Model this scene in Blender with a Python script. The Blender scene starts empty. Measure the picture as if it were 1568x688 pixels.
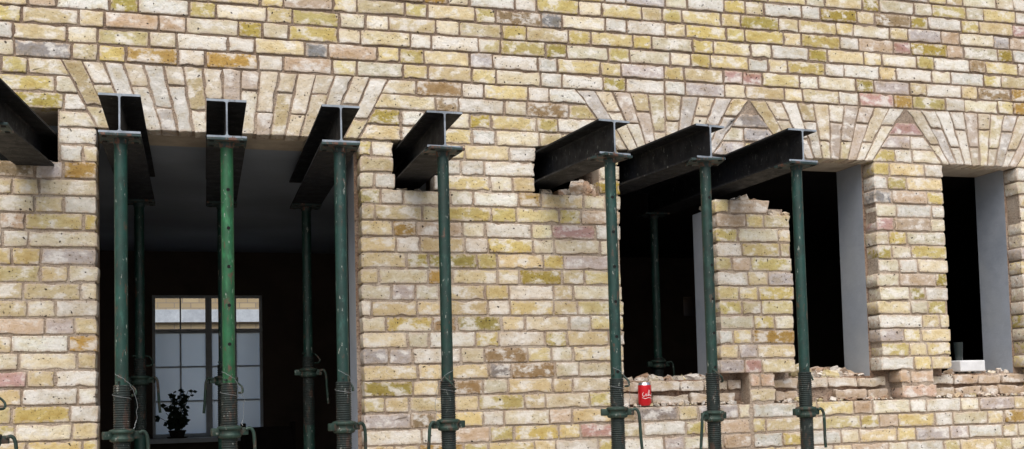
import bpy, bmesh, math, random
import numpy as np
from mathutils import Vector, Matrix, noise as mnoise
random.seed(7); rnd=random.random
def U(a,b): return a+(b-a)*rnd()
scene=bpy.context.scene
scene.view_settings.view_transform='Standard'
scene.view_settings.look='None'
scene.view_settings.exposure=0
COL=bpy.context.collection
ZB=2.57; CH=0.075

# ------------------------------------------------------------------ materials
def newmat(name):
    m=bpy.data.materials.new(name); m.use_nodes=True
    nt=m.node_tree; b=nt.nodes['Principled BSDF']
    return m,nt,b
def noise(nt,scale,detail=3,rough=.55,vec=None):
    n=nt.nodes.new('ShaderNodeTexNoise'); n.inputs['Scale'].default_value=scale
    n.inputs['Detail'].default_value=detail; n.inputs['Roughness'].default_value=rough
    if vec is not None: nt.links.new(vec,n.inputs['Vector'])
    return n.outputs['Fac']
def ramp(nt,src,a,b,va=0.,vb=1.):
    n=nt.nodes.new('ShaderNodeMapRange'); n.inputs['From Min'].default_value=a; n.inputs['From Max'].default_value=b
    n.inputs['To Min'].default_value=va; n.inputs['To Max'].default_value=vb
    nt.links.new(src,n.inputs['Value']); return n.outputs['Result']
def mth(nt,op,a,b):
    n=nt.nodes.new('ShaderNodeMath'); n.operation=op
    for i,v in enumerate((a,b)):
        if isinstance(v,(int,float)): n.inputs[i].default_value=v
        else: nt.links.new(v,n.inputs[i])
    return n.outputs[0]
def mix(nt,fac,a,b,blend='MIX'):
    n=nt.nodes.new('ShaderNodeMix'); n.data_type='RGBA'; n.blend_type=blend
    def s(sock,v):
        if isinstance(v,(int,float)): sock.default_value=v
        elif isinstance(v,tuple): sock.default_value=(*v,1)
        else: nt.links.new(v,sock)
    s(n.inputs[0],fac); s(n.inputs[6],a); s(n.inputs[7],b)
    return n.outputs[2]
def pos(nt,scale=None):
    g=nt.nodes.new('ShaderNodeNewGeometry')
    if scale is None: return g.outputs['Position']
    m=nt.nodes.new('ShaderNodeVectorMath'); m.operation='MULTIPLY'; m.inputs[1].default_value=scale
    nt.links.new(g.outputs['Position'],m.inputs[0]); return m.outputs[0]
def posz(nt):
    s=nt.nodes.new('ShaderNodeSeparateXYZ'); nt.links.new(pos(nt),s.inputs[0]); return s.outputs[2]
def bump(nt,b,src,strength,dist=.004):
    n=nt.nodes.new('ShaderNodeBump'); n.inputs['Strength'].default_value=strength; n.inputs['Distance'].default_value=dist
    nt.links.new(src,n.inputs['Height']); nt.links.new(n.outputs['Normal'],b.inputs['Normal'])
def setcol(nt,b,c): nt.links.new(c,b.inputs['Base Color'])

def brick_material():
    m,nt,b=newmat('stock_brick'); P=pos(nt)
    a=nt.nodes.new('ShaderNodeVertexColor'); a.layer_name='Col'
    c=a.outputs['Color']; edge=a.outputs['Alpha']
    n1=noise(nt,11,4,.62,pos(nt,(1,1,1.5)))
    n2=noise(nt,46,4,.70,P)
    c=mix(nt,ramp(nt,n1,.34,.49,.55,0),c,(.72,.60,.36),'MULTIPLY')      # darker, ochre blotches
    c=mix(nt,ramp(nt,n1,.51,.60,0,.72),c,(.74,.72,.68))                   # lime bloom / old paint haze
    c=mix(nt,ramp(nt,n2,.52,.68,0,.32),c,(.60,.49,.30),'MULTIPLY')
    sm=mth(nt,'MULTIPLY',ramp(nt,n2,.56,.44,0,1),ramp(nt,edge,.05,.8,0,.9))
    c=mix(nt,sm,c,(.50,.41,.325))                                       # mortar smeared on arrises
    pit=ramp(nt,noise(nt,110,1.5,.6,P),.655,.71,0,1)
    pm=ramp(nt,n1,.42,.58,1.,.12)
    c=mix(nt,mth(nt,'MULTIPLY',pit,pm),c,(.06,.045,.035))
    pit2=ramp(nt,noise(nt,50,1.5,.6,P),.69,.72,0,.92)
    c=mix(nt,pit2,c,(.045,.034,.028))
    setcol(nt,b,c); b.inputs['Roughness'].default_value=.92; b.inputs['Specular IOR Level'].default_value=.12
    bump(nt,b,mth(nt,'SUBTRACT',n2,mth(nt,'MULTIPLY',pit2,.6)),.85,.007)
    return m
def rough_mat(name,c1,c2,sc=20,c3=None,bs=.8,bd=.008,rough=.95,dark=None,zdark=None):
    m,nt,b=newmat(name); P=pos(nt)
    n=noise(nt,sc,4,.65,P)
    c=mix(nt,ramp(nt,n,.38,.62),c1,c2)
    if c3: c=mix(nt,ramp(nt,noise(nt,sc*.25,3,.6,P),.48,.66),c,c3)
    if dark: c=mix(nt,ramp(nt,noise(nt,sc*6,1,.6,P),.6,.7,0,.8),c,dark)
    if zdark: c=mix(nt,ramp(nt,posz(nt),2.75,3.15,0,.85),c,zdark,'MULTIPLY')  # upper mortar darker: dirtier, plus deep joint shadow painted into the colour
    setcol(nt,b,c); b.inputs['Roughness'].default_value=rough; b.inputs['Specular IOR Level'].default_value=.2
    bump(nt,b,noise(nt,sc*3,4,.7,P),bs,bd)
    return m
def metal_mat(name,base,rust=(.10,.045,.025),rustamt=.6,rough=.45,chalk=.15,metallic=0.,light=None,vs=1,spec=.5):
    m,nt,b=newmat(name)
    P=pos(nt,(1,1,.35*vs)); Q=pos(nt)
    n=noise(nt,16,4,.6,Q); n2=noise(nt,40,4,.7,P)
    c=mix(nt,ramp(nt,n,.35,.7),base,tuple(x*.5 for x in base))
    if light: c=mix(nt,ramp(nt,n2,.44,.30,0,.7),c,light)
    c=mix(nt,ramp(nt,n2,rustamt,rustamt+.07,0,.9),c,rust)
    if chalk: c=mix(nt,ramp(nt,noise(nt,75,3,.7,P),.63,.70,0,chalk*4),c,(.42,.44,.40))
    setcol(nt,b,c); b.inputs['Metallic'].default_value=metallic; b.inputs['Specular IOR Level'].default_value=spec
    r=ramp(nt,n,.3,.7,rough,min(1,rough+.3)); nt.links.new(r,b.inputs['Roughness'])
    bump(nt,b,n2,.3,.003)
    return m
M_brick=brick_material()
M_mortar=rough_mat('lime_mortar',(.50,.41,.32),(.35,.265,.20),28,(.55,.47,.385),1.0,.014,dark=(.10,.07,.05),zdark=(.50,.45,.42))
M_rubm=rough_mat('broken_masonry',(.44,.32,.235),(.26,.165,.115),22,(.50,.42,.35),1.,.02,dark=(.09,.06,.05))
M_plaster=rough_mat('reveal_plaster',(.38,.42,.48),(.31,.35,.41),5,(.44,.47,.50),.6,.006)
M_lintel=rough_mat('concrete_lintel',(.52,.46,.37),(.40,.34,.27),9,None,.5,.006)
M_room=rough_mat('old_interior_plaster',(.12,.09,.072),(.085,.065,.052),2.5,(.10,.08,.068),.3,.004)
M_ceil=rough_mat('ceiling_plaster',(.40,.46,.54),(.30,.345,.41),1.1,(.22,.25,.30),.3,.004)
M_floor=rough_mat('floor_boards',(.26,.22,.18),(.19,.16,.13),6)
M_ground=rough_mat('concrete_ground',(.30,.29,.27),(.24,.23,.215),3,(.20,.18,.16),.5,.01)
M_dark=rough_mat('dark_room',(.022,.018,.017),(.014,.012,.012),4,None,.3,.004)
M_steel=metal_mat('mill_steel',(.009,.010,.013),(.034,.022,.017),.62,.55,.08,0,(.018,.021,.027),spec=.3)
M_sawn=metal_mat('sawn_steel_edge',(.30,.35,.41),(.10,.07,.05),.60,.5,.0,0.,(.12,.12,.13))
GREENS=[(.008,.052,.038),(.012,.105,.038),(.007,.036,.027),(.008,.045,.036)]
M_g=[metal_mat('green_prop_paint_%d'%i,g,(.085,.045,.028),.60,.38,.16,0,tuple(min(1,x*1.8+.012) for x in g)) for i,g in enumerate(GREENS)]
M_thread=metal_mat('worn_thread',(.024,.036,.033),(.070,.044,.033),.56,.45,.12,.3)
M_collar=metal_mat('collar_iron',(.020,.048,.036),(.075,.048,.035),.54,.45,.12,.2)
M_plate=metal_mat('head_plate',(.025,.052,.052),(.12,.055,.035),.53,.5,.12,.2)
M_hole,nt,b=newmat('pin_hole_dark'); b.inputs['Base Color'].default_value=(.004,.004,.004,1); b.inputs['Roughness'].default_value=1
M_wire,nt,b=newmat('galvanised_wire'); b.inputs['Base Color'].default_value=(.25,.27,.28,1); b.inputs['Metallic'].default_value=.6; b.inputs['Roughness'].default_value=.5

# ------------------------------------------------------------------ helpers
def link(o,parent=None):
    COL.objects.link(o)
    if parent: o.parent=parent
    return o
def empty(name,loc=(0,0,0)):
    e=bpy.data.objects.new(name,None); e.location=loc; e.empty_display_size=.1; COL.objects.link(e); return e
def meshobj(name,verts,faces,mats,parent=None,fm=None,smooth=False):
    me=bpy.data.meshes.new(name); me.from_pydata([tuple(v) for v in verts],[],faces); me.validate()
    for m in (mats if isinstance(mats,(list,tuple)) else [mats]): me.materials.append(m)
    if fm: me.polygons.foreach_set('material_index',fm)
    if smooth: me.polygons.foreach_set('use_smooth',[True]*len(me.polygons))
    me.update()
    return link(bpy.data.objects.new(name,me),parent)
class MB:
    def __init__(s): s.v=[];s.f=[];s.m=[];
    def add(s,v,f,mi=0):
        o=len(s.v); s.v+=[tuple(x) for x in v]; s.f+=[tuple(i+o for i in q) for q in f]; s.m+=[mi]*len(f)
    def box(s,x0,x1,y0,y1,z0,z1,mi=0,T=None):
        v=[Vector(p) for p in ((x0,y0,z0),(x1,y0,z0),(x1,y1,z0),(x0,y1,z0),(x0,y0,z1),(x1,y0,z1),(x1,y1,z1),(x0,y1,z1))]
        if T is not None: v=[T@p for p in v]
        s.add(v,[(0,3,2,1),(4,5,6,7),(0,1,5,4),(1,2,6,5),(2,3,7,6),(3,0,4,7)],mi)
    def lathe(s,prof,seg=24,mi=0,c=(0,0),cap=True,T=None):
        v=[];f=[]
        for r,z in prof:
            for i in range(seg):
                a=2*math.pi*i/seg; p=Vector((c[0]+r*math.cos(a),c[1]+r*math.sin(a),z)); v.append(T@p if T is not None else p)
        for k in range(len(prof)-1):
            for i in range(seg):
                j=(i+1)%seg; f.append((k*seg+i,k*seg+j,(k+1)*seg+j,(k+1)*seg+i))
        if cap: f.append(tuple(range(seg))[::-1]); f.append(tuple((len(prof)-1)*seg+i for i in range(seg)))
        s.add(v,f,mi)
    def sweep(s,pts,r,seg=8,mi=0):
        pts=[Vector(p) for p in pts]; v=[];f=[]; up=Vector((.13,.31,.94)).normalized()
        for k,p in enumerate(pts):
            t=(pts[min(k+1,len(pts)-1)]-pts[max(k-1,0)]).normalized()
            a=t.cross(up)
            if a.length<.1: a=t.cross(Vector((1,0,0)))
            a.normalize(); b_=t.cross(a)
            for i in range(seg):
                th=2*math.pi*i/seg; v.append(p+(a*math.cos(th)+b_*math.sin(th))*r)
        n=len(pts)
        for k in range(n-1):
            for i in range(seg):
                j=(i+1)%seg; f.append((k*seg+i,k*seg+j,(k+1)*seg+j,(k+1)*seg+i))
        f.append(tuple(range(seg))[::-1]); f.append(tuple((n-1)*seg+i for i in range(seg)))
        s.add(v,f,mi)
    def obj(s,name,mats,parent=None,smooth=False,bevel=0):
        o=meshobj(name,s.v,s.f,mats,parent,s.m,smooth)
        bm=bmesh.new(); bm.from_mesh(o.data); bmesh.ops.recalc_face_normals(bm,faces=bm.faces); bm.to_mesh(o.data); bm.free()
        if bevel:
            md=o.modifiers.new('bevel','BEVEL'); md.width=bevel; md.segments=2; md.limit_method='ANGLE'
        if smooth: 
            md=o.modifiers.new('es','EDGE_SPLIT'); md.split_angle=math.radians(40)
        return o
def spline(pts,n=8):
    P=[Vector(p) for p in pts]; out=[]
    P=[P[0]*2-P[1]]+P+[P[-1]*2-P[-2]]
    for i in range(1,len(P)-2):
        for k in range(n):
            t=k/n; a,b_,c,d=P[i-1:i+3]
            out.append(.5*((2*b_)+(c-a)*t+(2*a-5*b_+4*c-d)*t*t+(3*b_-a-3*c+d)*t**3))
    out.append(P[-2]); return out
def grid_solid(name,xs,zs,solid,y0,y1,mats,parent,matf=None):
    nx,nz=len(xs)-1,len(zs)-1
    S=[[solid((xs[i]+xs[i+1])/2,(zs[j]+zs[j+1])/2) for j in range(nz)] for i in range(nx)]
    g=lambda i,j: 0<=i<nx and 0<=j<nz and S[i][j]
    v=[];f=[];fm=[]
    def q(a,b_,c,d,kind):
        o=len(v); v.extend([a,b_,c,d]); f.append((o,o+1,o+2,o+3))
        cx=sum(p[0] for p in (a,b_,c,d))/4; cz=sum(p[2] for p in (a,b_,c,d))/4
        fm.append(matf(kind,cx,cz) if matf else 0)
    for i in range(nx):
        for j in range(nz):
            if not g(i,j): continue
            a,b_,c,d=xs[i],xs[i+1],zs[j],zs[j+1]
            q((a,y0,c),(b_,y0,c),(b_,y0,d),(a,y0,d),'F')
            q((b_,y1,c),(a,y1,c),(a,y1,d),(b_,y1,d),'B')
            if not g(i-1,j): q((a,y1,c),(a,y0,c),(a,y0,d),(a,y1,d),'S')
            if not g(i+1,j): q((b_,y0,c),(b_,y1,c),(b_,y1,d),(b_,y0,d),'S')
            if not g(i,j+1): q((a,y0,d),(b_,y0,d),(b_,y1,d),(a,y1,d),'T')
            if not g(i,j-1): q((a,y1,c),(b_,y1,c),(b_,y0,c),(a,y0,c),'U')
    return meshobj(name,v,f,mats,parent,fm)

# ------------------------------------------------------------------ wall layout
XL,XR=-3.2,7.4; ZTOP=ZB+31*CH
DOOR=(-.42,.72); WA=(2.02,2.54); WB=(2.975,3.485); WC=(3.93,4.42); HEAD=2.795; SILL=1.52; PB=1.67; LEDGE=1.645
P0=(-.99,-.59,2.645,2.87); P4=(.885,1.095,2.57,2.795); P5=(1.575,1.90,2.57,2.795)
ARCH=[(DOOR[0],DOOR[1],.145,17),(WA[0],WA[1],.215,10),(WB[0],WB[1],.215,10),(WC[0],WC[1],.215,10)]
def row_voids(z,jit=True):
    V=[]
    j=lambda s=.012: U(-s,s) if jit else 0
    if z<HEAD: V.append((DOOR[0]+j(.004),DOOR[1]+j(.004)))
    if PB<z<HEAD:
        for w in (WA,WB,WC): V.append((w[0]+j(.006)+(-.02 if rnd()<.12 else 0),w[1]+j(.007)))
    if SILL<z<PB:
        V+= [(1.99,2.69+j()),(2.85+j(),3.60+j()),(3.82+j(),4.47)]
    if ZB<z<HEAD: V.append((2.3,3.2))
    if P0[2]<z<P0[3]: V.append((P0[0]+j(),P0[1]+j(.02)))
    for p in (P4,P5):
        if p[2]<z<p[3]: V.append((p[0]+j(),p[1]+j(.03)))
    V.sort(); out=[]
    for a,b_ in V:
        if out and a<=out[-1][1]: out[-1]=(out[-1][0],max(b_,out[-1][1]))
        else: out.append((a,b_))
    return out

# palettes (linear albedo)
PAL=[((.57,.485,.31),22),((.61,.56,.43),23),((.64,.615,.555),20),((.49,.41,.175),13),((.35,.285,.085),7),((.57,.485,.265),14),
     ((.51,.40,.30),5),((.46,.42,.41),5),((.37,.25,.09),3.5),((.43,.28,.26),2.),((.30,.22,.13),3),((.25,.235,.23),1.8)]
def pick(x,z):
    w=[p[1] for p in PAL]
    if z>2.9: w[3]*=1.8; w[4]*=2.2; w[5]*=1.4; w[7]*=2.0; w[9]*=1.8; w[8]*=1.6; w[10]*=1.6; w[11]*=1.5
    if z<2.3 and x<1.9: w[0]*=1.5; w[5]*=1.3; w[2]*=.8; w[6]*=1.3
    if x>1.9 and z<1.6: w[2]*=1.5; w[6]*=2; w[3]*=.5; w[4]*=.3
    if z<2.9: w[4]*=.6
    if .9<x<1.9 and 2.5<z<3.25: w[2]*=2.2; w[1]*=1.5; w[3]*=.4; w[4]*=.2
    r=rnd()*sum(w)
    for (c,_),ww in zip(PAL,w):
        r-=ww
        if r<=0: break
    k=U(.85,1.15)*(1+.12*mnoise.noise(Vector((x*.9,3.1,z*1.2)))); t=U(-.02,.02)
    warm=1.03 if (x<1.9 and z<2.4) else 1.
    return (min(.72,c[0]*k*warm+t),min(.72,c[1]*k),max(.02,c[2]*k/warm-t*.6))
class Bricks:
    def __init__(s): s.v=[];s.f=[];s.c=[]
    def add(s,quad,y0=0.,depth=.098,col=None,joint=.0048,rag=1.):
        cx=sum(p[0] for p in quad)/4; cz=sum(p[1] for p in quad)/4
        if col is None: col=pick(cx,cz)
        q=[]
        sg=((1,1),(-1,1),(-1,-1),(1,-1))
        for (x,z),(sx,sz) in zip(quad,sg):
            q.append((x+sx*joint*U(.55,1.5),z+sz*joint*U(.55,1.5)))
        out=[]
        for e in range(4):
            a=q[e]; b_=q[(e+1)%4]; dx,dz=b_[0]-a[0],b_[1]-a[1]; L=math.hypot(dx,dz)
            if L<.012: return
            tx,tz=dx/L,dz/L; nx,nz=tz,-tx
            ch1=min(L*.25,U(.0015,.005)+(U(.004,.016)*rag if rnd()<.18*rag else 0)); ch2=min(L*.25,U(.0015,.005))
            n=max(1,int(round(L/.034)))
            for k in range(n+1):
                s_=ch1+(L-ch1-ch2)*k/n
                d=random.gauss(0,.0012*rag)
                if 0<k<n and rnd()<.10*rag: d-=U(.002,.0075)
                out.append((a[0]+tx*s_+nx*d,a[1]+tz*s_+nz*d))
        n=len(out)
        tilt=(U(-.012,.012)*rag,U(-.03,.03)*rag); yj=y0+U(-.003,.003)*rag
        o=len(s.v)
        hx=max(abs(p[0]-cx) for p in out); hz=max(abs(p[1]-cz) for p in out)
        Y=lambda x,z: yj+tilt[0]*(x-cx)+tilt[1]*(z-cz)
        def sc(x,z,i): return (cx+(x-cx)*(1-i/hx),cz+(z-cz)*(1-i/hz))
        i2=min(.017,min(hx,hz)*.55)
        for (x,z) in out: s.v.append((x,y0+depth,z)); s.c.append((*col,1))
        for (x,z) in out: s.v.append((x,Y(x,z)+.0035,z)); s.c.append((*col,1))
        for (x,z) in out:
            x2,z2=sc(x,z,.0016); s.v.append((x2,Y(x2,z2)+.0006,z2)); s.c.append((*col,.9))
        for (x,z) in out:
            x2,z2=sc(x,z,.0042); s.v.append((x2,Y(x2,z2)+U(-.0003,.0005),z2)); s.c.append((*col,.75))
        for (x,z) in out:
            x2,z2=sc(x,z,i2); s.v.append((x2,Y(x2,z2)-U(-.0006,.0006),z2)); s.c.append((*col,0.))
        s.v.append((cx,Y(cx,cz)-U(-.001,.001),cz)); s.c.append((*col,0.))
        for r in range(4):
            for k in range(n):
                k2=(k+1)%n; s.f.append((o+r*n+k,o+r*n+k2,o+(r+1)*n+k2,o+(r+1)*n+k))
        for k in range(n): s.f.append((o+4*n+k,o+4*n+(k+1)%n,o+5*n))
    def obj(s,name,parent):
        o=meshobj(name,s.v,s.f,M_brick,parent,None,True)
        at=o.data.color_attributes.new('Col','FLOAT_COLOR','POINT')
        at.data.foreach_set('color',np.array(s.c,dtype=np.float32).ravel())
        return o
def clamp_row(bounds,x0b,x0t,x1b,x1t,z0,z1,B,**kw):
    js=[x for x in bounds if max(x0b,x0t)+.05<x<min(x1b,x1t)-.05]
    L=[(x0b,x0t)]+[(x,x) for x in js]+[(x1b,x1t)]
    for (a,at),(b_,bt) in zip(L[:-1],L[1:]):
        B.add([(a,z0),(b_,z0),(bt,z1),(at,z1)],**kw)

building=empty('brick_building')
B=Bricks()
for k in range(-34,31):
    z0=ZB+k*CH; z1=z0+CH; zm=(z0+z1)/2
    off=0.16875*(k%2)+.03*math.sin(k*1.7); x=XL-.4+off; js=[]
    while x<XR+.3:
        x+=.225; js.append(x+U(-.007,.007)); x+=.1125; js.append(x+U(-.007,.007))
        if rnd()<.06: x+=.1125; js.append(x)
    voids=[(a,a,b_,b_) for a,b_ in row_voids(zm)]
    if HEAD-.001<z0<3.09:
        t0=(z0-HEAD)/.3; t1=(z1-HEAD)/.3
        av=[(a-s*t0,a-s*t1,b_+s*t0,b_+s*t1) for a,b_,s,n in ARCH]
        voids=sorted(voids+av)
    segs=[]; cur=(XL,XL)
    for a0,a1,b0,b1 in voids:
        if (a0+a1)/2>(cur[0]+cur[1])/2+.015: segs.append((cur,(a0,a1)))
        if (b0+b1)/2>(cur[0]+cur[1])/2: cur=(b0,b1)
    segs.append((cur,(XR,XR)))
    ns=[]
    for s0,s1 in segs:
        if zm<SILL and s0[0]<1.98<s1[0]: ns+=[(s0,(1.985,1.985)),((1.985,1.985),(2.70,2.70)),((2.712,2.712),s1)]
        else: ns.append((s0,s1))
    for s0,s1 in ns:
        zo=0.
        if zm<SILL and s0[0]>1.9: zo=-.004
        small=(ZB-.08<zm<ZB and 2.5<s0[0]<3)
        kw={}
        if small: s1=(2.84,2.86)   # broken top of the cut-back pier
        if SILL<zm<PB and 2.6<s0[0]<3.9: kw=dict(col=(.52*U(.85,1.1),.43*U(.85,1.1),.32),rag=2.,joint=.006)
        clamp_row(js,s0[0],s0[1],s1[0],s1[1],z0+zo,z1+zo,B,**kw)
# flat arches of bricks on edge
VC=[(.57,.50,.38),(.61,.57,.48),(.55,.49,.39),(.48,.40,.25),(.63,.61,.56),(.49,.42,.36),(.55,.49,.34),(.60,.57,.51),(.50,.47,.44)]
for a,b_,s,n in ARCH:
    for i in range(n):
        f0,f1=i/n,(i+1)/n
        def X(f,t): return a-s*t+(b_-a+2*s*t)*f
        sp=[.34,.67][i%2]+U(-.02,.02)
        if rnd()<.15: sp=U(.45,.55)
        for t0,t1 in ((0.,sp),(sp,1.)):
            z0=HEAD+.3*t0; z1=HEAD+.3*t1; kk=U(.84,1.10)
            B.add([(X(f0,t0),z0),(X(f1,t0),z0),(X(f1,t1),z1),(X(f0,t1),z1)],col=tuple(x*kk for x in random.choice(VC)),joint=.0042,y0=U(-.001,.0015))
# rough backing bricks exposed in the sill chases
for k in range(2):
    z0=SILL+.0+k*.064
    for a,b_ in ((1.99,2.70),(2.86,3.59),(3.83,4.47)):
        x=a+U(0,.03)
        while x<b_-.05:
            w=U(.10,.22); x2=min(x+w,b_)
            if rnd()<.93:
                B.add([(x,z0),(x2,z0+U(-.003,.003)),(x2,z0+.062+U(-.008,.003)),(x,z0+.062+U(-.008,.003))],y0=.070+U(-.004,.012),depth=.04,
                  col=random.choice([(.50,.40,.31),(.54,.45,.35),(.56,.49,.40),(.48,.37,.28),(.60,.54,.46)]),rag=1.8,joint=.005)
            x=x2
B.obj('brickwork',building)

# mortar body of the outer leaf, set back 6 mm from brick faces and 11 mm from the jambs
G=.011
VO=[(DOOR[0],DOOR[1],0,HEAD)]+[(w[0],w[1],PB,HEAD) for w in (WA,WB,WC)]+[(1.99,2.69,SILL,PB),(2.85,3.60,SILL,PB),(3.82,4.47,SILL,PB),(2.54,2.975,ZB,HEAD),(2.85,2.975,ZB-.075,ZB),P0,P4,P5]
VO=[(a-G,b_+G,c-.006,d+.008) for a,b_,c,d in VO]
xs=sorted({XL,XR,*[v[0] for v in VO],*[v[1] for v in VO]}); zs=sorted({.02,ZTOP,*[v[2] for v in VO if v[2]>.1],*[v[3] for v in VO]})
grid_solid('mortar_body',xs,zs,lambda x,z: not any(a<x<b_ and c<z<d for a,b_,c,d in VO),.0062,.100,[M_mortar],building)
# inner leaf
IDO=(DOOR[0]-.02,DOOR[1]-.012)
IW=[(WA[0]+.01,2.575),(WB[0]+.01,WB[1]-.004),(WC[0]+.01,WC[1]-.004)]
def in_void2(x,z):
    if z<HEAD+.012 and IDO[0]<x<IDO[1]: return True
    if LEDGE<z<HEAD+.012 and any(w[0]<x<w[1] for w in IW): return True
    if ZB-.03<z<HEAD+.012 and 2.5<x<3.0: return True
    for p in (P0,P4,P5):
        if p[0]-.01<x<p[1]+.01 and p[2]-.01<z<p[3]+.01: return True
    return False
xs2=sorted({XL,P0[0]-.01,P0[1]+.01,IDO[0],IDO[1],P4[0]-.01,P4[1]+.01,P5[0]-.01,P5[1]+.01,*[q for w in IW for q in w],2.5,3.0,XR})
zs2=sorted({.02,LEDGE,2.54,2.56,2.635,HEAD+.01,HEAD+.012,P0[3]+.01,2.805,ZTOP})
def mf(kind,x,z):
    if kind=='B': return 2
    if kind=='F': return 1
    if kind=='U': return 3
    if kind=='T': return 1
    if z<HEAD and (abs(x-IDO[1])<.02 or any(abs(x-q)<.02 for w in IW for q in w)): return 0
    return 1
grid_solid('inner_leaf',xs2,zs2,lambda x,z: not in_void2(x,z),.102,.335,[M_plaster,M_rubm,M_room,M_lintel],building,mf)

# ------------------------------------------------------------------ rooms
YB=4.40; RZ=2.85; FL=.15
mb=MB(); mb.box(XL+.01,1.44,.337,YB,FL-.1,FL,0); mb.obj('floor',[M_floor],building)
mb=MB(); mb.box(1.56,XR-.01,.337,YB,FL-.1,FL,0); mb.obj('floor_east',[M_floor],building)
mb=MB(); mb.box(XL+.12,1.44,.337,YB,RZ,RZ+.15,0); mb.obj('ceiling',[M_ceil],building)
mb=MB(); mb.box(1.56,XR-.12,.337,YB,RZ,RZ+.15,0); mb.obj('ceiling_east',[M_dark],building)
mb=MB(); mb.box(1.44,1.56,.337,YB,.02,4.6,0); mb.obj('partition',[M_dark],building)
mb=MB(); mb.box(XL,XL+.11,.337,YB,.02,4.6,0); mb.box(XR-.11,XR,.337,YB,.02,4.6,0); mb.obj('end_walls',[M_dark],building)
mb=MB(); mb.box(XL,XR,.337,YB+.3,4.62,4.75,0); mb.obj('roof',[M_ground],building)
mb=MB(); mb.box(XL-.03,XR+.03,-.03,.37,ZTOP+.002,ZTOP+.07,0); mb.obj('coping',[M_lintel],building,bevel=.006)
WX=(-.375,.515); WZ=(1.30,2.485)
grid_solid('rear_wall',[XL,WX[0],WX[1],1.5,4.44,4.55,XR],[.02,WZ[0],2.29,2.48,WZ[1],4.6],
   lambda x,z: not((WX[0]<x<WX[1] and WZ[0]<z<WZ[1]) or (4.44<x<4.55 and 2.29<z<2.48)),YB+.002,YB+.30,[M_room],building)
M_frame=rough_mat('window_frame_paint',(.70,.74,.78),(.60,.64,.68),8,None,.2,.002,.5)
M_frost,nt,b=newmat('obscured_glass'); nt.nodes.remove(b)
tr=nt.nodes.new('ShaderNodeBsdfTranslucent'); di=nt.nodes.new('ShaderNodeBsdfDiffuse'); mx=nt.nodes.new('ShaderNodeMixShader'); mx.inputs[0].default_value=.06
tr.inputs[0].default_value=(.90,.97,1.,1); di.inputs[0].default_value=(.5,.54,.6,1)
nt.links.new(tr.outputs[0],mx.inputs[1]); nt.links.new(di.outputs[0],mx.inputs[2]); nt.links.new(mx.outputs[0],nt.nodes['Material Output'].inputs[0])
mb=MB(); y0,y1=YB+.015,YB+.045
def bar(x0,x1,z0,z1,d=0): mb.box(x0,x1,y0-d,y1+d,z0,z1,0)
xm=.075
bar(WX[0],WX[0]+.024,WZ[0],WZ[1],.01); bar(WX[1]-.024,WX[1],WZ[0],WZ[1],.01)
bar(WX[0]+.024,WX[1]-.024,WZ[1]-.024,WZ[1],.008); bar(WX[0]+.024,WX[1]-.024,WZ[0],WZ[0]+.03,.008)
bar(xm-.026,xm+.026,WZ[0]+.03,WZ[1]-.024,.006)
for a,b_ in ((WX[0]+.024,xm-.026),(xm+.026,WX[1]-.024)):
    bar(a,b_,2.165,2.20,.004)
    m_=(a+b_)/2
    for z0,z1 in ((WZ[0]+.03,2.165),(2.20,WZ[1]-.024)): bar(m_-.006,m_+.006,z0,z1,-.004)
    for z in (1.60,1.885):
        for c,d in ((a,m_-.006),(m_+.006,b_)): bar(c,d,z-.006,z+.006,-.006)
mb.obj('rear_window_frame',[M_frame],building,bevel=.002)
mb=MB(); mb.box(WX[0]+.015,WX[1]-.015,YB+.028,YB+.032,WZ[0]+.02,2.18,0); mb.obj('rear_window_glass',[M_frost],building)
mb=MB(); mb.box(WX[0]-.06,WX[1]+.06,YB-.16,YB,WZ[0]-.04,WZ[0]-.002,0); mb.obj('rear_window_sill',[M_frame],building,bevel=.004)

# neighbouring building seen through the rear window
nb=empty('neighbouring_building')
m,nt,b=newmat('neighbour_brick'); tc=pos(nt)
mp=nt.nodes.new('ShaderNodeMapping'); mp.inputs['Rotation'].default_value=(math.radians(90),0,0); nt.links.new(tc,mp.inputs[0])
bt=nt.nodes.new('ShaderNodeTexBrick'); bt.inputs['Scale'].default_value=1; bt.inputs['Brick Width'].default_value=.225; bt.inputs['Row Height'].default_value=.075; bt.inputs['Mortar Size'].default_value=.006
bt.inputs['Color1'].default_value=(.38,.31,.19,1); bt.inputs['Color2'].default_value=(.28,.22,.13,1); bt.inputs['Mortar'].default_value=(.2,.17,.14,1)
nt.links.new(mp.outputs[0],bt.inputs['Vector']); setcol(nt,b,bt.outputs['Color']); b.inputs['Roughness'].default_value=.9
mb=MB(); mb.box(-6,10,11.0,11.3,.02,3.6,0); mb.obj('wall',[m],nb)
M_band=rough_mat('stone_band',(.42,.47,.52),(.34,.38,.43),6)
mb=MB(); mb.box(-6,10,10.93,10.998,2.72,2.90,0); mb.box(-6,10,10.9,11.0,3.6,3.7,0); mb.obj('string_course',[M_band],nb)
m2,nt,b=newmat('red_pipe_paint'); b.inputs['Base Color'].default_value=(.4,.05,.06,1)
mb=MB(); mb.lathe([(.05,.02),(.05,3.5)],16,0,(1.24,10.85)); mb.obj('downpipe',[m2],nb,smooth=True)
mb=MB(); mb.box(-.98,-.82,10.9,10.99,2.95,3.05,0); m3,nt,b=newmat('yellow_box_paint'); b.inputs['Base Color'].default_value=(.7,.5,.03,1); mb.obj('alarm_box',[m3],nb,bevel=.01)

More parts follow.
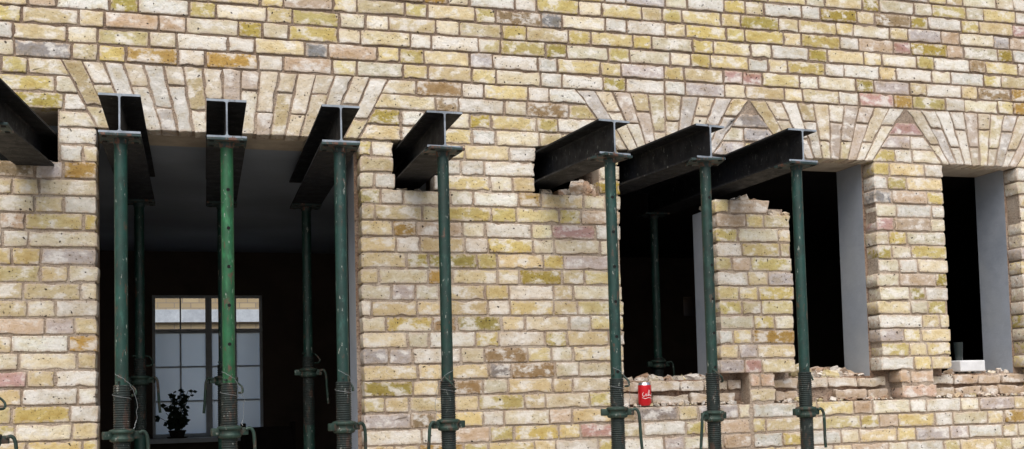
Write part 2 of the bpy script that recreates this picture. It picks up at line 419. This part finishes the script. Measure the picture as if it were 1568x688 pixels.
# ------------------------------------------------------------------ steel needles
def beam(name,x0,y0,xw,yend,zt=2.775,hgt=.152,w=.152,tf=.0085,tw=.0065):
    e=empty(name)
    d=Vector((xw-x0,0-y0,0)); L=(yend-y0)/d.y*d.length; d.normalize(); s=Vector((d.y,-d.x,0))
    r=.008; hw=w/2
    pr=[(-hw,0),(hw,0),(hw,-tf),(tw/2+r,-tf),(tw/2+r*.3,-tf-r*.3),(tw/2,-tf-r),(tw/2,-hgt+tf+r),(tw/2+r*.3,-hgt+tf+r*.3),(tw/2+r,-hgt+tf),(hw,-hgt+tf),(hw,-hgt),
        (-hw,-hgt),(-hw,-hgt+tf),(-tw/2-r,-hgt+tf),(-tw/2-r*.3,-hgt+tf+r*.3),(-tw/2,-hgt+tf+r),(-tw/2,-tf-r),(-tw/2-r*.3,-tf-r*.3),(-tw/2-r,-tf),(-hw,-tf)]
    o=Vector((x0,y0,zt)); n=len(pr); v=[];f=[];fm=[]
    ts=[0,.003,L-.003,L]
    for t in ts:
        for a,z in pr: v.append(o+d*t+s*a+Vector((0,0,z)))
    for k in range(3):
        for i in range(n):
            j=(i+1)%n; f.append((k*n+i,k*n+j,(k+1)*n+j,(k+1)*n+i)); fm.append(1 if k!=1 else 0)
    f.append(tuple(range(n))[::-1]); f.append(tuple(3*n+i for i in range(n))); fm+=[1,1]
    ob=meshobj('i_section',v,f,[M_steel,M_sawn],e,fm)
    bm=bmesh.new(); bm.from_mesh(ob.data); bmesh.ops.recalc_face_normals(bm,faces=bm.faces); bmesh.ops.triangulate(bm,faces=[q for q in bm.faces if len(q.verts)>4]); bm.to_mesh(ob.data); bm.free()
    return lambda y: x0+(y-y0)*d.x/d.y
NE=[(-.76,-.83,-.67,.90),(-.285,-.655,-.287,.88),(.11,-.65,.112,.90),(.555,-.65,.553,.92),(.985,-.64,.978,.85),(1.74,-.64,1.655,.9),(2.20,-.64,2.10,.9),(2.66,-.65,2.625,.92)]
lines=[beam('steel_beam',a,y,xw,ye) for a,y,xw,ye in NE]

# ------------------------------------------------------------------ props
def prop(x,y,gi,hd=1,ang=0.,zt=2.623,zth=1.65,zn=1.50,wire=True,plate_rot=0.,holes=True,name='steel_prop'):
    e=empty(name,(x,y,0)); g=M_g[gi]
    mb=MB(); mb.lathe([(.0242,zth-.35),(.0242,zt-.012)],28,0)
    if holes:
        z=zt-.15-U(0,.05)
        while z>zth+.03:
            T=Matrix.Translation((0,0,z))@Matrix.Rotation(ang*.5,4,'Z')@Matrix.Rotation(math.pi/2,4,'X')
            mb.lathe([(.0068,-.0246),(.0068,.0246)],14,1,T=T)
            z-=.152
    mb.obj('inner_tube',[g,M_hole],e,smooth=True)
    mb=MB(); T=Matrix.Rotation(plate_rot,4,'Z')
    mb.box(-.076,.076,-.066,.066,zt-.010,zt,0,T)
    for sx in(-1,1):
        for sy in(-1,1): mb.box(sx*.058-.009,sx*.058+.009,sy*.045-.009,sy*.045+.009,zt-.013,zt-.0101,1,T)
    mb.lathe([(.0265,zt-.03),(.030,zt-.0101)],24,0)
    mb.obj('head_plate',[M_plate,M_hole],e,bevel=.0015)
    pr=[]; z=zn-.30; k=0
    while z<zth: pr+= [(.0285,z),(.0312,z+.0025),(.0312,z+.0045),(.0285,z+.007)]; z+=.009
    pr.append((.026,pr[-1][1]+.001)); mb=MB(); mb.lathe(pr,28,0); mb.obj('threaded_sleeve',[M_thread],e,smooth=True)
    mb=MB(); mb.lathe([(.0302,.03),(.0302,zn-.30)],28,0); mb.box(-.075,.075,-.075,.075,.022,.030,0); mb.obj('outer_tube',[g],e,smooth=True)
    mb=MB(); mb.lathe([(.032,zn-.05),(.043,zn-.046),(.046,zn-.034),(.040,zn-.030),(.040,zn-.018),(.048,zn-.014),(.048,zn-.004),(.034,zn)],28,0)
    R_=Matrix.Rotation(ang,4,'Z')
    for s in(-1,1): mb.box(s*.038 if s>0 else -.072,.072 if s>0 else -.038,-.011,.011,zn-.038,zn-.008,0,R_)
    mb.obj('collar_nut',[M_collar],e,smooth=True,bevel=.003)
    mb=MB()
    pts=[(hd*.060,-.012,zn-.016),(hd*.078,-.014,zn-.012),(hd*.090,-.016,zn-.03),(hd*.094,-.016,zn-.07),(hd*.097,-.012,zn-.13),(hd*.102,-.010,zn-.19)]
    mb.sweep([R_@Vector(p) for p in spline(pts,5)],.0068,10,0)
    mb.obj('handle',[M_collar],e,smooth=True)
    mb=MB(); pts=[(-.045*hd,-.0,zth+.018),(.040*hd,-.0,zth+.018),(.052*hd,-.006,zth+.012),(.054*hd,-.03,zth-.01),(.04*hd,-.038,zth-.03),(.01*hd,-.036,zth-.033)]
    R2=Matrix.Rotation(ang+.9,4,'Z')
    mb.sweep([R2@Vector(p) for p in spline(pts,5)],.0045,8,0); mb.obj('g_pin',[M_collar],e,smooth=True)
    if wire:
        mb=MB(); pts=[(-.025,-.02,zth+.05),(.0,-.034,zth+.035),(.03,-.03,zth+.01),(.052,-.02,zth-.05),(.055,-.01,zth-.12),(.045,-.03,zn-.0)]
        mb.sweep([Vector((p[0]*hd,p[1],p[2]))+Vector((U(-.004,.004),0,0)) for p in spline(pts,5)],.0009,6,0)
        pts=[(.034*math.cos(t),.034*math.sin(t),zth-.01-.006*t) for t in np.linspace(0,6.5,24)]
        mb.sweep(pts,.0009,6,0); mb.obj('pin_wire',[M_wire],e,smooth=True)
    return e
FY=-.59
xs_f=[-.735]+[lines[i](FY) for i in range(1,8)]
spec=[(3,1,.2,1.62,1.5),(0,1,.35,1.66,1.50),(1,1,.25,1.66,1.50),(3,1,.5,1.66,1.505),(2,-1,.2,1.655,1.50),(3,1,-.2,1.65,1.53),(2,-1,.35,1.66,1.50),(3,1,.2,1.66,1.505)]
for i,(gi,hd,an,zth,zn) in enumerate(spec):
    prop(xs_f[i],FY if i else -.68,gi,hd,an,2.623,zth,zn,i in(1,2,3,4,5),[0,.05,0,-.04,.1,.3,-.22,.12][i],i in (2,6,5))
BY=.80
for i,xx in enumerate([None,lines[1](BY),lines[2](BY)+.004,lines[3](BY),None,None,None,lines[7](BY)-.03]):
    if xx is None: 
        if i in (0,4,5): xx=lines[i](BY)
        else: continue
    prop(xx,BY,2,1 if i!=2 else -1,U(-.3,.5),2.623,1.80+U(-.03,.03),1.74+U(-.03,.03),False,0,False)

# ------------------------------------------------------------------ rubble
def lumps(name,specs,cols,parent=None):
    V=[];F=[];C=[]
    for (x,y,z,s) in specs:
        bm=bmesh.new(); bmesh.ops.create_cube(bm,size=1)
        bmesh.ops.subdivide_edges(bm,edges=bm.edges,cuts=2,use_grid_fill=True)
        sc=Vector((s*U(.6,1.5),s*U(.6,1.1),s*U(.35,.95)))
        rot=Matrix.Rotation(U(0,6.3),3,'Z')@Matrix.Rotation(U(-.5,.5),3,'X')@Matrix.Rotation(U(-.5,.5),3,'Y')
        c=random.choice(cols); k=U(.8,1.15)
        cut=Vector((U(-1,1),U(-1,1),U(-1,1))).normalized()
        o=len(V)
        for v in bm.verts:
            p=v.co.copy()
            d=p.dot(cut)-.34
            if d>0: p-=cut*d
            p+=Vector((U(-1,1),U(-1,1),U(-1,1)))*.05
            p=rot@Vector((p.x*sc.x,p.y*sc.y,p.z*sc.z)); p+=Vector((x,y,z+sc.z*.36)); V.append(tuple(p)); C.append((c[0]*k,c[1]*k,c[2]*k,.3))
        F+=[tuple(o+v.index for v in f.verts) for f in bm.faces]; bm.free()
    o=meshobj(name,V,F,M_brick,parent)
    at=o.data.color_attributes.new('Col','FLOAT_COLOR','POINT'); at.data.foreach_set('color',np.array(C,dtype=np.float32).ravel())
    return o
RC=[(.48,.37,.28),(.50,.42,.32),(.42,.29,.21),(.55,.49,.41),(.52,.45,.26),(.62,.59,.55),(.34,.25,.19),(.56,.53,.48)]
sp=[]
for _ in range(110): sp.append((U(2.04,2.52),U(.12,.3),LEDGE-.002,random.choice([.012,.016,.02,.03,.045])))
for _ in range(150): sp.append((U(2.99,3.46),U(.12,.3),LEDGE-.002,random.choice([.012,.015,.02,.03,.045,.06])))
for _ in range(6): sp.append((U(3.05,3.40),U(.13,.2),LEDGE-.002,.085))
for _ in range(50): sp.append((U(3.95,4.40),U(.12,.3),LEDGE-.002,random.choice([.012,.015,.025,.035])))
for _ in range(230):
    x=random.choice([U(2.0,2.68),U(2.87,3.58),U(3.83,4.46)]); sp.append((x,U(.01,.055),SILL-.001,random.choice([.007,.009,.012,.018,.026])))
for _ in range(30): sp.append((U(2.57,2.83),U(.02,.28),ZB-.012,random.choice([.012,.02,.03,.04])))
for _ in range(2): sp.append((U(2.70,2.76),U(.04,.08),ZB-.005,.065))
for _ in range(16): sp.append((U(2.86,2.96),U(.03,.28),ZB-CH-.01,random.choice([.02,.03,.045])))
for _ in range(34): sp.append((U(1.64,1.89),U(.01,.2),ZB-.001,random.choice([.015,.03,.045,.06])))
for _ in range(5): sp.append((U(1.80,1.88),U(.02,.08),ZB+.01,.075))
for _ in range(10): sp.append((U(.91,1.08),U(.02,.2),ZB-.001,.025))
for _ in range(8): sp.append((U(-.85,-.62),U(.02,.2),2.645,.03))
lumps('masonry_rubble',sp,RC)

# ------------------------------------------------------------------ small things on the ledges
can=empty('drinks_can',(2.13,.03,SILL+.001))
mr,nt,b=newmat('can_red'); b.inputs['Base Color'].default_value=(.62,.012,.02,1); b.inputs['Roughness'].default_value=.28; b.inputs['Metallic'].default_value=.3
mw,nt,b=newmat('can_white'); b.inputs['Base Color'].default_value=(.8,.8,.8,1); b.inputs['Roughness'].default_value=.3
ma,nt,b=newmat('can_aluminium'); b.inputs['Base Color'].default_value=(.6,.62,.64,1); b.inputs['Metallic'].default_value=.9; b.inputs['Roughness'].default_value=.3
mb=MB(); mb.lathe([(.024,0),(.027,.003),(.033,.013),(.033,.100),(.0325,.102)],32,0); mb.obj('body',[mr],can,smooth=True)
mb=MB(); mb.lathe([(.0325,.102),(.028,.111),(.0272,.115),(.0255,.115),(.025,.111)],32,0); mb.lathe([(.0255,0.0),(.027,-.0005)],32,0); mb.sweep(spline([(.0,-.002,.1125),(.012,-.002,.1128),(.014,.006,.1128),(.0,.008,.1128),(-.006,.003,.1128)],4),.0012,6,0); mb.obj('lid',[ma],can,smooth=True)
mb=MB()
def onc(u,z,r=.0332): a=-math.pi/2+u/.033; return (r*math.cos(a),r*math.sin(a),z)
for pts,w in ((( (-.018,.066),(-.024,.058),(-.020,.046),(-.012,.050) ),.0022),(((-.010,.050),(-.006,.058),(-.002,.050),(-.008,.047)),.002),(((.002,.050),(.010,.076),(.012,.066),(.004,.048)),.0018),(((.008,.048),(.014,.056),(.018,.048),(.022,.052)),.002),(((-.026,.040),(-.01,.035),(.01,.040),(.028,.034)),.0022)):
    mb.sweep([onc(p.x,p.y) for p in spline([(a,b_,0) for a,b_ in pts],6)],w*.55,6,0)
mb.obj('lettering',[mw],can,smooth=True)
blk=MB(); T=Matrix.Translation((4.14,.14,LEDGE+.012))@Matrix.Rotation(.12,4,'Z')
blk.box(-.10,.085,-.05,.05,0,.062,0,T); M_w=rough_mat('white_block',(.72,.73,.74),(.62,.63,.64),14,None,.5,.004); blk.obj('plaster_block',[M_w],None,bevel=.006)
mg,nt,b=newmat('dark_bottle_glass'); b.inputs['Base Color'].default_value=(.016,.024,.024,1); b.inputs['Roughness'].default_value=.08
mb=MB(); mb.lathe([(.020,0),(.022,.004),(.026,.10),(.0265,.103),(.0245,.101),(.020,.01)],28,0,(4.11,.17),T=Matrix.Translation((0,0,LEDGE+.075))); mb.obj('drinking_glass',[mg],None,smooth=True)

# potted plant on the rear sill
pl=empty('potted_plant',(-.18,YB-.085,WZ[0]))
ml=rough_mat('leaf_green',(.035,.055,.03),(.02,.035,.02),30,None,.2,.002,.6)
mp_=rough_mat('terracotta',(.05,.04,.035),(.04,.03,.03),30)
mb=MB(); mb.lathe([(.045,0),(.05,.004),(.066,.05),(.070,.05),(.070,.062),(.060,.062),(.055,.045)],28,0); mb.lathe([(.075,-.001),(.085,.008),(.07,.006)],28,0); mb.obj('pot',[mp_],pl,smooth=True)
mb=MB()
for i in range(20):
    a=U(0,6.3); L=U(.12,.36); out=U(.03,.17)
    pts=spline([(0,0,.04),(out*.3*math.cos(a),out*.2*math.sin(a),.04+L*.5),(out*math.cos(a),out*.4*math.sin(a),.04+L)],5); mb.sweep(pts,.0022,5,0)
    for k in range(9):
        p=pts[random.randrange(3,len(pts))]; b2=U(0,6.3); l=U(.03,.075); w=l*.33; d=Vector((math.cos(b2),math.sin(b2)*.5,U(-.6,.5))).normalized(); s=d.cross(Vector((U(-.6,.6),-1,.3))).normalized()
        mb.add([p,p+d*l*.5+s*w,p+d*l,p+d*l*.5-s*w,p+d*l*.5+Vector((0,-.008,.004))],[(0,1,4),(1,2,4),(2,3,4),(3,0,4)],0)
mb.obj('foliage',[ml],pl)
ch=MB(); T=Matrix.Translation((.52,2.9,FL))@Matrix.Rotation(.25,4,'Z')
for x in(-.2,.17):
    for y in(-.2,.17): ch.box(x,x+.035,y,y+.035,0,.45 if y<0 else 1.28,0,T)
ch.box(-.22,.22,-.22,.22,.451,.49,0,T); ch.box(-.165,.17,.176,.20,.95,1.25,0,T); ch.box(-.165,.17,.176,.20,.65,.72,0,T)
ch.obj('chair',[M_dark],None,bevel=.006)

# ground
mb=MB(); mb.add([(-400,-400,0),(400,-400,0),(400,400,0),(-400,400,0)],[(0,1,2,3)],0); mb.obj('ground',[M_ground])
mb=MB(); mb.box(-8,12,-1.6,-.002,.004,.022,0); mb.obj('pavement',[M_lintel],None,bevel=.004)

# ------------------------------------------------------------------ light
w=bpy.data.worlds.new('World'); scene.world=w; w.use_nodes=True; nt=w.node_tree
sky=nt.nodes.new('ShaderNodeTexSky'); sky.sky_type='NISHITA'; sky.sun_disc=False
sd=Vector((-.30,-1,1.45)).normalized()
sky.sun_elevation=math.asin(sd.z); sky.sun_rotation=math.atan2(sd.x,sd.y); sky.dust_density=4; sky.air_density=1.0; sky.ozone_density=1
bg=nt.nodes['Background']; nt.links.new(sky.outputs[0],bg.inputs[0]); bg.inputs[1].default_value=.15
sl=bpy.data.lights.new('sun','SUN'); sl.energy=2.9; sl.angle=math.radians(60); sl.color=(1,.965,.91)
so=bpy.data.objects.new('sun',sl); COL.objects.link(so); so.rotation_euler=sd.to_track_quat('Z','Y').to_euler()

# ------------------------------------------------------------------ camera
ya,pi_,ro=[math.radians(a) for a in (16.306,3.188,-1.419)]
cy,sy=math.cos(ya),math.sin(ya); cp,sp_=math.cos(pi_),math.sin(pi_)
f=Vector((sy*cp,cy*cp,sp_)); r=Vector((cy,-sy,0)); u=r.cross(f)
r2=r*math.cos(ro)+u*math.sin(ro); u2=-r*math.sin(ro)+u*math.cos(ro)
cam=bpy.data.cameras.new('camera'); cam.sensor_width=36; cam.lens=36*1639.4/1568; cam.shift_y=(510.7-344)/1568; cam.clip_end=1500; cam.clip_start=.05
co=bpy.data.objects.new('camera',cam); COL.objects.link(co)
M=Matrix(((r2.x,u2.x,-f.x,0),(r2.y,u2.y,-f.y,-4.922),(r2.z,u2.z,-f.z,1.6),(0,0,0,1)))
co.matrix_world=M; scene.camera=co
